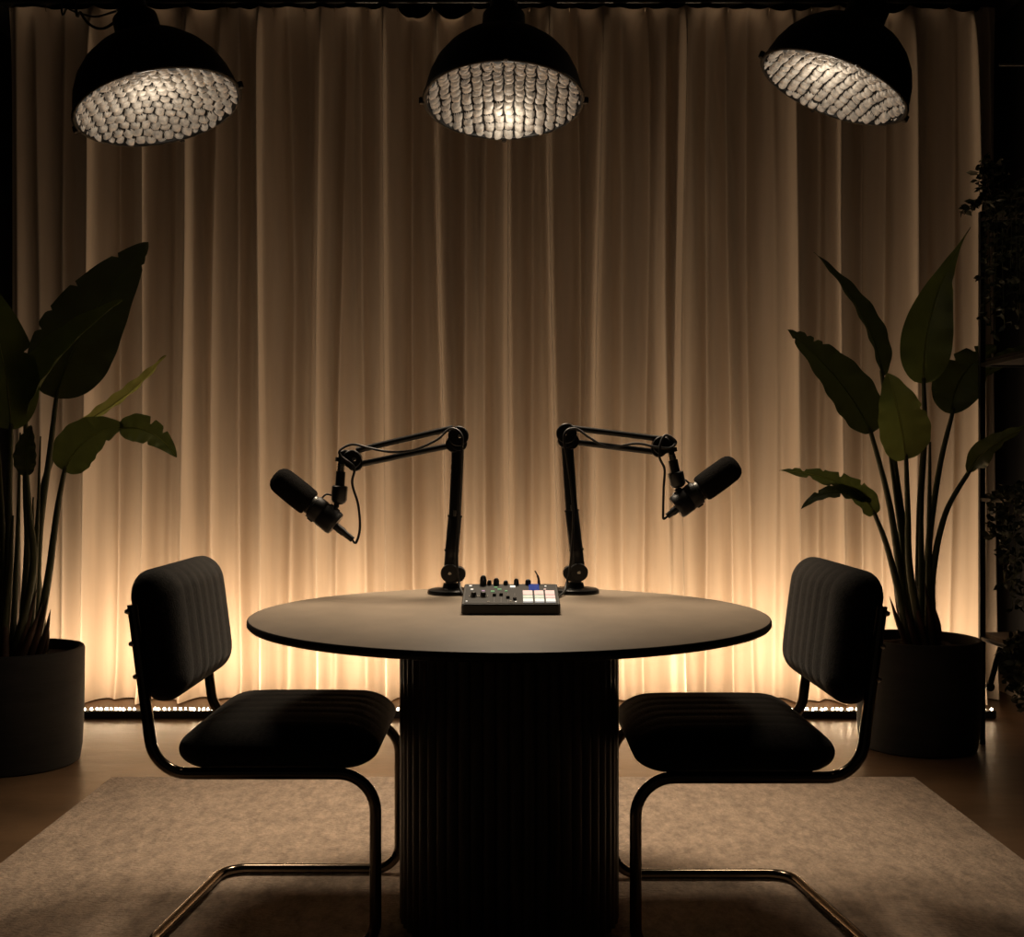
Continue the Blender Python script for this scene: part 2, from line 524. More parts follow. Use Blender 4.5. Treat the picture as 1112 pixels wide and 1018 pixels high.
def make_chair(name, label, sx, YN, YFAR, dx, skew, group):
    """Cantilever chair facing the table; sx=-1 stands left of the table, +1 right."""
    yc = (YN + YFAR) / 2
    org = Vector((sx * .55 + dx, yc, rt))
    W = lambda x, y, z: Vector((sx * x + dx, y, z))
    t = thing(name, org, label, 'chair', group)
    r = .0132
    zf = rt + r + .001
    zs_ = .422
    xf, xb = .308, .802
    pts = [W(.850, YN, .80), W(xb, YN, zs_), W(xf, YN, zs_), W(xf, YN, zf), W(.775 + skew, YN, zf),
           W(.775, YFAR, zf), W(xf - .003, YFAR, zf), W(xf - .003, YFAR, zs_), W(xb, YFAR, zs_), W(.850, YFAR, .80)]
    rad = [0, .085, .085, .065, .07, .07, .065, .085, .085, 0]
    path = fillet(pts, rad, 10)
    b = MB(); b.tube(path, r, 16)
    fr = b.build('frame', 'tube', t, org, angle=60)
    # two cross rails beneath the cushion
    b = MB()
    for xx in (.40, .70):
        b = MB(); b.tube([W(xx, YN, zs_), W(xx, YFAR, zs_)], .008, 10); b.build('cross_rail', 'tube', t, org)
    # backrest
    up = (W(.850, 0, .80) - W(xb, 0, zs_)); up.y = 0; up.normalize()
    out_ = Vector((-sx, 0, 0)); out_ = (out_ - up * out_.dot(up)).normalized()     # towards the sitter
    ctr = Vector((sx * .810 + dx, yc, .723))
    m = Matrix.Identity(4)
    ycol = Vector((0, 1, 0))
    for i in range(3):
        m[i][0], m[i][1], m[i][2], m[i][3] = ycol[i], up[i], out_[i], ctr[i]
    hw = (YFAR - YN) / 2 - .002
    cu = cushion(0, (hw - .004, .152, .051), (.062, .062, .047), 40, 0, [-.62, -.36, -.12, .12, .36, .62], .007, .012, m)
    cu.build('backrest', 'cushion', t, org, angle=80)
    # bolts through the back posts
    for yy, s in ((YN, -1), (YFAR, 1)):
        for h in (.785, .713, .640):
            f_ = (h - zs_) / (.80 - zs_)
            p = W(xb + (.850 - xb) * f_ + .002, yy, h)
            b = MB()
            b.lathe([(0, .0195), (.004, .0185), (.0062, .014), (.0062, .004)], 12, frame((sx * .8, s * .75, 0), p))
            b.build('bolt', 'bolt', fr, org)
    # seat cushion
    m2 = Matrix.Identity(4)
    c2 = W(.537, yc, .4645)
    for i in range(3):
        m2[i][0], m2[i][1], m2[i][2], m2[i][3] = (sx, 0, 0)[i], (0, 1, 0)[i], (0, 0, 1)[i], c2[i]
    cu = cushion(0, (.229, hw + .010, .046), (.085, .085, .045), 44, 1, [-.62, -.36, -.12, .12, .36, .62], .005, .016, m2)
    cu.build('seat', 'cushion', t, org, angle=80)
    # bolts under the rear bends
    for xx, zz in ((.797, .452), (.745, .426)):
        b = MB(); p = W(xx, YN, zz)
        b.lathe([(0, .0155), (.003, .015), (.0048, .012), (.0048, .006)], 10, frame((-sx * .45, -.55, .7), p))
        b.build('bolt', 'bolt', fr, org)
    return t


make_chair('cantilever_chair', 'black cantilever chair left of the table, its front facing right', -1, 2.625, 3.165, .009, .055, None)
make_chair('cantilever_chair', 'black cantilever chair right of the table, its front facing left', 1, 2.59, 3.125, -.029, .075, None)


# ------------------------------------------------------------------ boom arms, microphones, cables
def disc(mb, ctr, axis, r, t, n=28, bev=.002):
    mb.lathe([(0, -t / 2), (r - bev, -t / 2), (r, -t / 2 + bev), (r, t / 2 - bev), (r - bev, t / 2), (0, t / 2)], n, frame(axis, ctr))


def make_arm(label, Y, base, lj, waist, el, wr, sw0, sw1, rods, out):
    """All joints given as photograph positions at distance Y."""
    P = lambda p, dy=0: at(p[0], p[1], Y) + Vector((0, dy, 0))
    bx = P(base); org = Vector((bx.x, Y, TZ))
    t = thing('boom_stand', org, label, 'microphone stand', None)
    b = MB()
    b.lathe([(0, TZ), (.066, TZ), (.068, TZ + .004), (.066, TZ + .011), (.060, TZ + .014), (.026, TZ + .016), (.022, TZ + .03), (0, TZ + .03)], 48,
            Matrix.Translation((org.x, Y, 0)))
    b.build('base', 'black_metal', t, org)
    LJ, WA, EL, WR = P(lj), P(waist), P(el), P(wr)
    b = MB()
    b.tube([Vector((org.x, Y, TZ + .028)), Vector((org.x, Y, LJ.z - .01))], .017, 20)
    disc(b, LJ + Vector((0, -.008, 0)), (0, 1, 0), .026, .044)
    disc(b, LJ + Vector((-out * .022, 0, -.004)), (0, 1, 0), .022, .03)
    d = (LJ - WA).normalized()
    b.tube([LJ, LJ - d * .045], .02, 20)
    lower = b.build('lower_joint', 'black_metal', t, org)
    b = MB(); disc(b, LJ + Vector((0, -.032, 0)), (0, 1, 0), .005, .005, 14, .001); b.build('screw', 'bolt', lower, org)
    ax = (EL - LJ).normalized()
    b = MB()
    b.tube([LJ + ax * .03, LJ + ax * .034, WA - ax * .002, WA], [.0185, .0195, .0195, .0185], 24)
    b.tube([WA, WA + ax * .006], [.021, .021], 24)
    b.tube([WA + ax * .006, EL - ax * .01], .0175, 24)
    for q in (LJ + ax * .06, ):
        b.tube([q, q + ax * .006], .0212, 24)
    b.build('lower_arm', 'black_metal', t, org)
    b = MB(); b.tube([WA + ax * .004 + Vector((0, -.024, 0)), WA + ax * .02 + Vector((0, -.022, 0))], .004, 8)
    b.build('spring_clip', 'grey_metal', t, org)
    # elbow
    b = MB()
    disc(b, EL, (0, 1, 0), .029, .04)
    disc(b, EL + Vector((out * .012, 0, -.022)), (0, 1, 0), .024, .034)
    disc(b, EL + Vector((out * -.002, 0, -.02)), (0, 1, 0), .023, .036)
    e = b.build('elbow_joint', 'black_metal', t, org)
    b = MB(); disc(b, EL + Vector((-out * .004, -.021, 0)), (0, 1, 0), .0052, .005, 14, .001); b.build('screw', 'bolt', e, org)
    for (p0, p1) in rods:
        b = MB(); b.tube([P(p0), P(p1)], .0088, 16); b.build('rod', 'black_metal', t, org)
    # wrist
    b = MB()
    disc(b, WR, (0, 1, 0), .0265, .036)
    disc(b, WR + Vector((out * .020, 0, .008)), (0, 1, 0), .019, .026)
    disc(b, WR + Vector((-out * .008, 0, -.012)), (0, 1, 0), .022, .030)
    w_ = b.build('wrist_joint', 'black_metal', t, org)
    b = MB(); disc(b, WR + Vector((-out * .006, -.0185, 0)), (0, 1, 0), .0055, .005, 14, .001); b.build('screw', 'bolt', w_, org)
    # swivel that drops to the microphone
    S0, S1 = P(sw0), P(sw1)
    d = (S1 - S0).normalized()
    L = (S1 - S0).length
    b = MB()
    b.tube([S0, S0 + d * .012], .018, 20)
    b.tube([S0 + d * .01, S0 + d * L * .3], .009, 16)
    b.tube([S0 + d * L * .3, S0 + d * L * .62], .0135, 20)
    b.tube([WR, S0 + d * .004], .0125, 12)
    b.build('swivel', 'black_metal', t, org)
    b = MB()
    b.tube([S0 + d * L * .6, S0 + d * L * .62, S0 + d * L * .9, S0 + d * L * .96, S1], [.019, .0225, .0225, .018, .010], 24)
    b.build('thread_adapter', 'black_metal', t, org)
    b = MB(); b.tube([S0 + d * .018, S0 + d * (L * .3 + .003)], .0105, 16); b.build('steel_stub', 'bolt', t, org)
    return t, org


def make_mic(label, Y, tip, tail, plug, mount):
    """tip = front end of the foam, tail = rear end of the body; top = unit image direction above the microphone."""
    A, B = at(*tip, Y), at(*tail, Y)
    ax = (B - A).normalized(); L = (B - A).length
    org = (A + B) / 2
    t = thing('microphone', org, label, 'microphone', None)
    U = ax.cross(Vector((0, 1, 0)))
    if U.z < 0: U = -U
    fm = frame(ax, A, (0, 1, 0))
    b = MB()
    rf = .039
    b.lathe([(0, 0), (.012, .0006), (.022, .003), (.031, .009), (.0365, .018), (rf, .03), (rf + .0008, .06), (rf + .001, .10), (rf, .122), (.036, .128), (.031, .130), (0, .130)], 40, fm)
    b.build('windscreen', 'foam', t, org)
    b = MB()
    b.lathe([(0, .128), (.030, .128), (.030, .140), (.0350, .142), (.0355, .168), (.0345, .170), (.0345, .174), (.0355, .176), (.0360, L - .012), (.0345, L - .003), (.031, L), (0, L)], 40, fm)
    body = b.build('body', 'mic_body', t, org)
    b = MB(); b.lathe([(.0296, .131), (.0300, .133), (.0300, .138), (.0296, .140)], 40, fm); b.build('collar_ring', 'grey_metal', body, org)
    b = MB()
    p = A + ax * .158 - U * .034
    b.box((-.008, -.009, -.004), (.008, .009, .004), .001)
    mm = frame(-U, p, ax); b.v = [mm @ v for v in b.v]
    b.build('switch', 'black_metal', body, org)
    b = MB()
    E = B - U * .004
    b.tube([E - ax * .004, E + ax * plug * .45, E + ax * plug * .55, E + ax * plug], [.0115, .0115, .0095, .0085], 18)
    b.build('plug', 'black_metal', t, org)
    # yoke from the arm to both sides of the body
    mpt = at(*mount, Y)
    b = MB()
    foot = A + ax * (L * .86) + U * .034
    b.tube(smooth_path([mpt + U * .006, mpt - U * .006, (mpt + foot) / 2 + ax * .003, foot], 6), .0058, 10)
    b.tube([foot - ax * .016, foot + ax * .016], .0045, 10)
    b.build('yoke', 'black_metal', t, org)
    # thin wire hoop along the top of the body
    b = MB()
    q = [foot + Vector((0, -.012, 0)), (foot + A + ax * .15 + U * .05) / 2 + U * .022, A + ax * .17 + U * .060, A + ax * .150 + U * .050, A + ax * .146 + U * .032]
    b.tube(smooth_path(q, 8), .0028, 8)
    b.build('bail_wire', 'black_metal', t, org)
    return t, E + ax * plug, ax


YA1, YA2 = 3.33, 3.35
make_arm('black jointed microphone arm on the table, reaching left from beside the mixer', YA1, (490, 645), (489, 622), (494, 562), (498, 474), (383, 499),
         (371, 497), (368, 548), [((492, 465), (387, 489.5)), ((492, 483.5), (388, 505))], -1)
make_arm('black jointed microphone arm on the table, reaching right from beside the mixer', YA2, (625, 641), (628, 621), (621, 556), (615, 471), (718, 484),
         (728, 487), (737, 530), [((620, 465), (718, 477)), ((622, 480), (718, 492))], 1)
_, pl1, ax1 = make_mic('black foam-tipped microphone hanging from the left-reaching arm', YA1, (298, 516), (365, 570), .064, (367, 546))
_, pl2, ax2 = make_mic('black foam-tipped microphone hanging from the right-reaching arm', YA2, (801, 503), (734, 552), .034, (736, 530))


def cable(label, Y, start, ax, ring):
    pts = [start - ax * .006, start + ax * .012]
    for (p, dy) in ring:
        pts.append(Vector(p) if dy is None else at(p[0], p[1], Y) + Vector((0, dy, 0)))
    b = MB(); b.tube(smooth_path(pts, 8), .0036, 8)
    o = b.build('microphone_cable', 'cable', None, pts[0], angle=70)
    return tag(o, label, 'cable')


cable('thin black cable looping from the left microphone back along its arm to the mixer', YA1, pl1, ax1,
      [((391, 573), -.002), ((389, 548), -.004), ((383, 525), -.012), ((386, 508), -.026), ((372, 496), -.028), ((371, 489), -.024), ((384, 483), -.02), ((402, 487), -.018),
       ((425, 491), -.016), ((450, 489), -.018), ((475, 478), -.022), ((490, 466), -.026), ((502, 474), -.034), ((501, 500), -.03), ((498, 560), -.03), ((497, 610), -.034), ((499, 632), -.03),
       ((-.128, 3.25, .758), None), ((-.105, 3.14, .757), None), ((-.092, 3.07, .772), None), ((-.09, 3.03, .786), None)])
cable('thin black cable looping from the right microphone back along its arm to the mixer', YA2, pl2, ax2,
      [((720, 556), -.002), ((720.5, 530), -.004), ((721, 510), -.012), ((715, 497), -.026), ((716, 482), -.028), ((722, 473), -.024), ((733, 480), -.02), ((726, 487), -.03), ((712, 486), -.024),
       ((690, 482), -.018), ((660, 486), -.018), ((640, 476), -.022), ((624, 466), -.028), ((612, 474), -.034), ((617, 510), -.03), ((622, 560), -.03), ((619, 610), -.034), ((615, 632), -.03),
       ((.150, 3.27, .758), None), ((.118, 3.15, .757), None), ((.100, 3.07, .772), None), ((.098, 3.03, .786), None)])

# ------------------------------------------------------------------ mixer on the table
MY0, MY1, MZ0, MZ1 = 2.842, 3.035, .7755, .806
MXA, MXB = -.116, .124
mix = thing('audio_mixer', (0.004, 2.94, TZ), 'small black audio mixer with lit pads and knobs at the table centre', 'audio mixer')
mo = (0.004, 2.94, TZ)


def mtop(u, v, h=0.):
    """u across, v from the front edge to the back, h above the sloping face."""
    sl = (MZ1 - MZ0) / (MY1 - MY0)
    nz_ = Vector((0, -sl, 1)).normalized()
    return Vector((MXA + (MXB - MXA) * u, MY0 + (MY1 - MY0) * v, MZ0 + (MZ1 - MZ0) * v)) + nz_ * h


b = MB()
lo, hi = [], []
e = .005
ring = [(MXA + e, MY0), (MXB - e, MY0), (MXB, MY0 + e), (MXB, MY1 - e), (MXB - e, MY1), (MXA + e, MY1), (MXA, MY1 - e), (MXA, MY0 + e)]
zt = lambda y: MZ0 + (MZ1 - MZ0) * (y - MY0) / (MY1 - MY0)
vs = [(x, y, TZ + .003) for x, y in ring] + [(x, y, zt(y) - .003) for x, y in ring] + \
     [(x * .985 + .0001, MY0 + (y - MY0) * .985 + .0015, zt(y)) for x, y in ring]
fs = [tuple(reversed(range(8))), tuple(range(16, 24))]
for i in range(2):
    for j in range(8):
        k = (j + 1) % 8
        fs.append((i * 8 + j, i * 8 + k, i * 8 + 8 + k, i * 8 + 8 + j))
b.add(vs, fs)
for fx in (MXA + .02, MXB - .02):
    for fy in (MY0 + .02, MY1 - .02):
        b.lathe([(0, TZ), (.007, TZ), (.007, TZ + .004), (0, TZ + .004)], 12, Matrix.Translation((fx, fy, 0)))
b.build('body', 'mixer', mix, mo, angle=25)


def plate(mb, u0, u1, v0, v1, h0, h1):
    c = [mtop(u0, v0, h0), mtop(u1, v0, h0), mtop(u1, v1, h0), mtop(u0, v1, h0), mtop(u0, v0, h1), mtop(u1, v0, h1), mtop(u1, v1, h1), mtop(u0, v1, h1)]
    mb.add(c, [(0, 3, 2, 1), (4, 5, 6, 7), (0, 1, 5, 4), (1, 2, 6, 5), (2, 3, 7, 6), (3, 0, 4, 7)])


b = MB(); plate(b, .025, .975, .03, .97, -.0005, .0008)
b.build('faceplate', 'mixer_face', mix, mo, smooth=False)
cols = [(.625, .725), (.745, .84), (.858, .955)]
rows = [(.07, .2, 'pad_white'), (.23, .37, 'pad_mint'), (.40, .60, 'pad_pink')]
for ci, (u0, u1) in enumerate(cols):
    for v0, v1, mm in rows:
        b = MB(); plate(b, u0, u1, v0, v1, .0006, .004)
        mm2 = mm
        if ci == 2 and mm == 'pad_mint': mm2 = 'pad_pink'
        o = b.build('pad', mm2, mix, mo, smooth=False)
        o['label'] = {'pad_white': 'lit white pad', 'pad_mint': 'lit mint pad', 'pad_pink': 'lit pink pad'}[mm2]
b = MB(); plate(b, .69, .80, .66, .95, .0006, .0028)
b.build('screen', 'screen', mix, mo, smooth=False)
axm = (mtop(0, 0, 1) - mtop(0, 0, 0))
# tall knobs along the back edge
for u, v, h, r in ((.205, .93, .026, .0088), (.27, .95, .013, .006), (.345, .93, .019, .0075), (.445, .95, .012, .006), (.56, .94, .017, .0065), (.685, .95, .015, .0075)):
    b = MB()
    b.lathe([(0, 0), (r, 0), (r, h * .5), (r * .85, h * .8), (r * .5, h * .97), (0, h)], 20, frame(axm, mtop(u, v, .0005)))
    o = b.build('knob', 'black_metal', mix, mo)
    b = MB(); b.tube([mtop(u, v, h * .5) + Vector((0, -r * .99, 0)), mtop(u, v, h * .9) + Vector((0, -r * .8, 0))], .0007, 6)
    b.build('pointer', 'bolt', o, mo)
# small dials, buttons and faders
for u, v in ((.115, .36), (.215, .36)):
    b = MB()
    b.lathe([(0, 0), (.0095, 0), (.0095, .003), (.007, .004), (.0065, .012), (0, .013)], 24, frame(axm, mtop(u, v, .0005)))
    b.build('dial', 'black_metal', mix, mo)
    b = MB(); b.lathe([(.0098, .0), (.0112, 0), (.0112, .0018), (.0098, .0018)], 28, frame(axm, mtop(u, v, .0005)), closed=True)
    b.build('dial_ring', 'grey_metal', mix, mo)
for u in (.33, .40, .47, .54):
    b = MB(); plate(b, u - .004, u + .004, .08, .52, .0006, .0011); b.build('fader_slot', 'mixer', mix, mo, smooth=False)
    v = random.uniform(.18, .42)
    b = MB(); plate(b, u - .018, u + .018, v - .035, v + .035, .0011, .0075); b.build('fader', 'black_metal', mix, mo, smooth=False)
for u, v, mm, s in ((.07, .88, 'pad_white', .014), (.09, .7, 'pad_white', .014), (.05, .12, 'pad_white', .009), (.21, .62, 'led_purple', .016), (.31, .6, 'led_green', .02), (.38, .7, 'led_green', .02),
                    (.34, .8, 'led_green', .018), (.45, .62, 'led_green', .014), (.52, .84, 'pad_white', .028), (.55, .1, 'pad_white', .009), (.87, .86, 'pad_white', .010), (.86, .70, 'pad_pink', .012),
                    (.27, .1, 'grey_metal', .01), (.50, .12, 'grey_metal', .01)):
    b = MB(); plate(b, u - s, u + s, v - s * 1.5, v + s * 1.5, .0006, .0022)
    o = b.build('button', mm, mix, mo, smooth=False)
    o['label'] = {'pad_white': 'lit white button', 'led_purple': 'purple lit button', 'led_green': 'green lit button', 'pad_pink': 'lit pink button', 'grey_metal': 'grey button'}[mm]
b = MB()
b.tube(smooth_path([mtop(.80, .97, -.004), mtop(.80, .98, .012), mtop(.785, 1.0, .024), mtop(.76, 1.02, .034)], 6), [.0036] * 6 + [.003] * 6 + [.0018] * 7, 8)
b.build('cable_tail', 'cable', mix, mo)


# ------------------------------------------------------------------ lamps above
def make_lamp(label, px, py, Y, wpx, nrm, spin, kdown, jit, lp, glow, cone):
    """Dome lamp whose mouth centre is at the given place and whose mouth faces along nrm."""
    c = at(px, py, Y); R = wpx / 2 * Y / F
    nrm = Vector(nrm).normalized()
    mtx = frame(-nrm, c, (0, -1, 0))
    mtx = mtx @ Matrix.Rotation(spin, 4, 'Z')
    org = Vector((c.x, c.y, c.z))
    t = thing('dome_lamp', org, label, 'lamp', 'dome lamps above the table')
    prof = [(1.0, 0), (1.0, .03), (.985, .13), (.945, .29), (.87, .46), (.75, .62), (.60, .75), (.45, .83), (.33, .87), (.28, .92)]
    b = MB()
    outer = [(R * r, R * z) for r, z in prof] + [(R * .27, R * 1.18), (R * .24, R * 1.21), (0, R * 1.21)]
    inner = [(0, R * .80), (R * .35, R * .77), (R * .55, R * .70), (R * .72, R * .57), (R * .84, R * .43), (R * .915, R * .27), (R * .955, R * .13), (R * .97, 0)]
    b.lathe(outer[::-1] + [], 72, mtx)
    b.lathe(inner, 72, mtx)
    b.lathe([(R * .97, 0), (R, 0)], 72, mtx)
    b.build('shade', 'shade', t, org)
    b = MB()
    ringp = [(R * (1.0 + .026 * math.cos(a)), R * .026 * math.sin(a)) for a in [2 * math.pi * k / 10 for k in range(10)]]
    b.lathe(ringp, 72, mtx, closed=True)
    rim = b.build('rim', 'shade_rim', t, org)
    inv = mtx.to_3x3()
    right = (Vector((1, 0, 0)) - nrm * nrm.x).normalized()
    for a in (0, math.pi / 2 * .98, math.pi, -math.pi / 2):
        d = Matrix.Rotation(a, 3, nrm) @ right
        b = MB(); b.box((-.008, -.009, -.009), (.008, .009, .013), .003)
        mm = frame(-nrm, c + d * (R * 1.035), d); b.v = [mm @ v for v in b.v]
        b.build('clip', 'shade_rim', rim, org)
    # reflector: a shallow bowl set with rounded pillows
    b = MB()
    NRR, NT = 140, 400
    cw, ch = R * .135, R * .125
    vs, fs, mi = [], [], []
    rnd = random.Random(int(px))
    off = {}

    def hgt(x, y):
        j = math.floor(y / ch)
        xo = x / cw + (.5 if (jit and j % 2) else 0)
        i = math.floor(xo)
        if (i, j) not in off:
            off[(i, j)] = (rnd.uniform(-.10, .10), rnd.uniform(-.10, .10), rnd.uniform(.7, 1.2), rnd.uniform(-.5, .5), rnd.uniform(-.5, .5))
        ox, oy, am, tx, ty = off[(i, j)]
        fx, fy = (xo - i - .5 + ox * .5) * 2.15, (y / ch - j - .5 + oy * .5) * 2.15
        k = max(0, 1 - abs(fx) ** 3.2) * max(0, 1 - abs(fy) ** 3.2)
        return (k ** .55) * am * (1 + .5 * tx * fx + .5 * ty * fy), k
    for ir in range(NRR + 1):
        r = R * .965 * ir / NRR
        for it in range(NT):
            a = 2 * math.pi * it / NT
            x, y = r * math.cos(a), r * math.sin(a)
            wob = .06 * cw * math.sin(y * 60 + x * 23)
            h, k = hgt(x + wob, y + .06 * ch * math.sin(x * 70))
            z = R * .24 * (1 - (r / R) ** 2) + R * .03 - h * R * .075
            vs.append(mtx @ Vector((x, y, z))); mi.append(k)
    F_ = []
    for ir in range(NRR):
        for it in range(NT):
            i2 = (it + 1) % NT
            q = (ir * NT + it, ir * NT + i2, (ir + 1) * NT + i2, (ir + 1) * NT + it)
            F_.append(q)
    b.add(vs, F_)
    b.mi = [0 if sum(mi[i] for i in q) / 4 > .21 else 1 for q in F_]
    b.build('reflector', ['reflector', 'reflector_gap'], t, org, angle=180)
    # stem, joint and ceiling plate
    neck = c - nrm * (R * 1.18)
    b = MB()
    b.tube([neck, neck - nrm * (R * .28)], [R * .2, R * .16], 20)
    disc(b, neck - nrm * (R * .30), (1, 0, 0) if abs(nrm.x) < .3 else (0, 1, 0), R * .2, R * .3, 24, .004)
    b.build('knuckle', 'shade_rim', t, org)
    top = neck - nrm * (R * .30)
    b = MB(); b.tube([top, Vector((top.x, top.y, ZC - .02))], .014, 14); b.build('rod', 'black_metal', t, org)
    b = MB(); b.lathe([(0, ZC - .03), (.05, ZC - .028), (.06, ZC - .01), (.06, ZC), (0, ZC)], 28, Matrix.Translation((top.x, top.y, 0))); b.build('ceiling_plate', 'black_metal', t, org)
    # its light
    l = bpy.data.lights.new('lamp_glow', 'POINT'); l.energy = glow; l.color = (1, .88, .72); l.shadow_soft_size = .02
    o = bpy.data.objects.new('lamp_glow', l); COL.objects.link(o); 
    dn = (Vector((0, 0, -1)) - nrm * -nrm.z).normalized()
    o.location = c + right * (R * lp[0]) + dn * (R * lp[1]) + nrm * (R * .13)
    s = bpy.data.lights.new('lamp_beam', 'SPOT'); s.energy = kdown; s.color = (1, .80, .58); s.shadow_soft_size = R * .8
    s.spot_size = math.radians(cone); s.spot_blend = .9
    o2 = bpy.data.objects.new('lamp_beam', s); COL.objects.link(o2)
    o2.location = c + nrm * (R * .30)
    o2.rotation_euler = nrm.to_track_quat('-Z', 'Y').to_euler()
    return t


left_lamp = make_lamp('black dome lamp with a pebbled white reflector, leftmost of the three, above the left chair', 172, 117, 3.75, 178, (.27, -.09, -.955), .62, 43, True, (-.34, -.36), .5, 92)
make_lamp('black dome lamp with a pebbled white reflector, directly above the table', 547, 110, 3.75, 172, (0.0, -.185, -.98), 0.0, 140, False, (.05, .5), .40, 88)
make_lamp('black dome lamp tilted towards the table, above the right-hand chair', 905, 95, 3.75, 165, (-.40, .03, -.91), .12, 40, False, (.05, -.2), .5, 92)

b = MB()
lc = left_lamp.location
b.tube(smooth_path([at(128, 22, 3.75), at(112, 31, 3.78), at(98, 27, 3.80), at(88, 14, 3.82), at(82, -6, 3.84), Vector((at(80, 0, 3.84).x, 3.84, ZC - .002))], 8), .0045, 8)
b.build('power_cord', 'cable', left_lamp, lc)
b = MB()
b.tube(smooth_path([at(126, 12, 3.76), at(106, 18, 3.80), at(92, 16, 3.84), at(74, 9, 3.9), at(66, -4, 3.9), Vector((at(64, 0, 3.9).x, 3.9, ZC - .002))], 8), .0035, 8)
b.build('power_cord', 'cable', left_lamp, lc)

# ------------------------------------------------------------------ plants
def leaf_mesh(base, ctrl, tip, W, nh, fold, tears, prof_p=.75, droop=0., wave=.004, point=0., N=72, Mh=9):
    b = MB()
    nh = Vector(nh).normalized()
    vs, fs = [], []
    mid = []
    for i in range(N + 1):
        t = i / N
        p = base * (1 - t) ** 2 + ctrl * 2 * t * (1 - t) + tip * t * t
        T = ((ctrl - base) * (1 - t) + (tip - ctrl) * t).normalized()
        S = T.cross(nh).normalized()
        Nn = S.cross(T).normalized()
        if Nn.dot(nh) < 0: Nn = -Nn
        w = W * (max(0, math.sin(math.pi * min(1, max(0.0, t)) ** prof_p)) ** .72) * (1 - t) ** (point * t) + .0006
        mid.append(p + Nn * .0016)
        for j in range(-Mh, Mh + 1):
            s = j / Mh
            ww = w
            for (t0, sd, dep, dt) in tears:
                if sd * s > 0 and abs(t - t0) < dt:
                    ww *= 1 - dep * (1 - abs(t - t0) / dt)
            lift = abs(s) * ww
            cur = fold - droop * abs(s)
            q = p + S * (s * ww * math.cos(cur)) + Nn * (lift * math.sin(cur)) + Nn * (wave * math.sin(t * 34 + (2 if s > 0 else 0)) * s * s)
            vs.append(q)
    k = 2 * Mh + 1
    for i in range(N):
        for j in range(k - 1):
            fs.append((i * k + j, i * k + j + 1, i * k + k + j + 1, i * k + k + j))
    b.add(vs, fs)
    return b, mid


def make_leaf(plant, org, base, ctrl, tip, W, nh, stem, m='leaf', fold=.35, tears=(), prof=.75, droop=0., sr=(.017, .0055), wave=.004, point=0.):
    b, mid = leaf_mesh(base, ctrl, tip, W, nh, fold, tears, prof, droop, wave, point)
    o = b.build('leaf', m, plant, org, angle=180)
    c = MB()
    nm = len(mid)
    c.tube(mid[:int(nm * .96)], [  .0026 * (1 - .85 * i / nm) for i in range(int(nm * .96))], 6)
    c.build('midrib', 'leaf_pale' if m != 'leaf_shaded' else 'leaf', o, org, angle=180)
    if stem:
        path = smooth_path(list(stem) + [base, base * .93 + ctrl * .07], 8)
        nn = len(path)
        c = MB()
        c.tube(path, [sr[0] + (sr[1] - sr[0]) * i / (nn - 1) for i in range(nn)], 10)
        c.build('petiole', 'stem', o, org, angle=180)
    return o


def make_pot(plant, org, X, Y, R, hgt):
    b = MB()
    mt = Matrix.Translation((X, Y, 0))
    b.lathe([(0, .0), (R * .90, 0), (R * .93, .006), (R * .965, .06), (R * .99, .2), (R, hgt - .012), (R - .004, hgt - .002), (R - .012, hgt), (R - .02, hgt - .003), (R - .024, hgt - .015), (R - .028, hgt - .10), (0, hgt - .10)], 96, mt)
    b.build('pot', 'pot', plant, org)
    b = MB()
    b.lathe([(0, hgt - .02), (R * .3, hgt - .024), (R * .6, hgt - .032), (R - .03, hgt - .04)], 48, mt)
    rr = random.Random(3)
    b.v = [v + Vector((rr.uniform(-.004, .004), rr.uniform(-.004, .004), rr.uniform(-.006, .006))) for v in b.v]
    b.build('soil', 'soil', plant, org)


def sheath(plant, org, p0, p1, w, lean):
    b = MB()
    p0, p1 = Vector(p0), Vector(p1)
    path = smooth_path([p0, p0.lerp(p1, .5) + Vector(lean), p1], 8)
    n = len(path)
    b.tube(path, [w * (1 - (i / (n - 1)) ** 1.6) + .0008 for i in range(n)], 10)
    b.build('dry_sheath', 'sheath', plant, org)


# right plant
PX, PY, PR_, PH = 1.632, 4.69, .2405, .434
po = Vector((PX, PY, 0))
plant = thing('potted_plant', po, 'tall broad-leaved plant in a round black pot behind the right-hand chair', 'plant')
make_pot(plant, po, PX, PY, PR_, PH)
A = lambda x, y, dy=0.: at(x, y, PY + dy)
soilz = PH - .03


def root_pt(dx, dy): return Vector((PX + dx, PY + dy, soilz))


nf = (0, -1, .25)
make_leaf(plant, po, A(958, 409, .10), A(952, 345, .12), A(884, 274, .10), .068, (.45, -.85, .3), [root_pt(-.01, .06), A(984, 600, .07), A(968, 480, .09)], 'leaf_shaded', .5, [(.9, -1, .5, .03)], point=.3)
make_leaf(plant, po, A(1003, 417, .04), A(1000, 330, .03), A(1054, 247, .05), .112, (-.15, -.9, .45), [root_pt(.02, .05), A(999, 560, .05), A(1004, 470, .05)], 'leaf', .25, [(.66, 1, .15, .05)], .62, point=.9)
make_leaf(plant, po, A(946, 471, -.02), A(922, 415, .0), A(855, 358, -.03), .122, (.25, -.9, .5), [root_pt(-.04, -.01), A(973, 590, -.02), A(962, 530, -.02)], 'leaf_shaded', .2,
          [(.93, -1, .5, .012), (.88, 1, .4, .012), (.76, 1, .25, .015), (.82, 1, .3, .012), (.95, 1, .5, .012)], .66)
make_leaf(plant, po, A(984, 499, -.10), A(979, 455, -.16), A(964, 405, -.10), .108, (.05, -1, .15), [root_pt(0, -.06), A(988, 620, -.07), A(986, 560, -.08)], 'leaf_lit', .3, [(.55, 1, .2, .04)], .66)
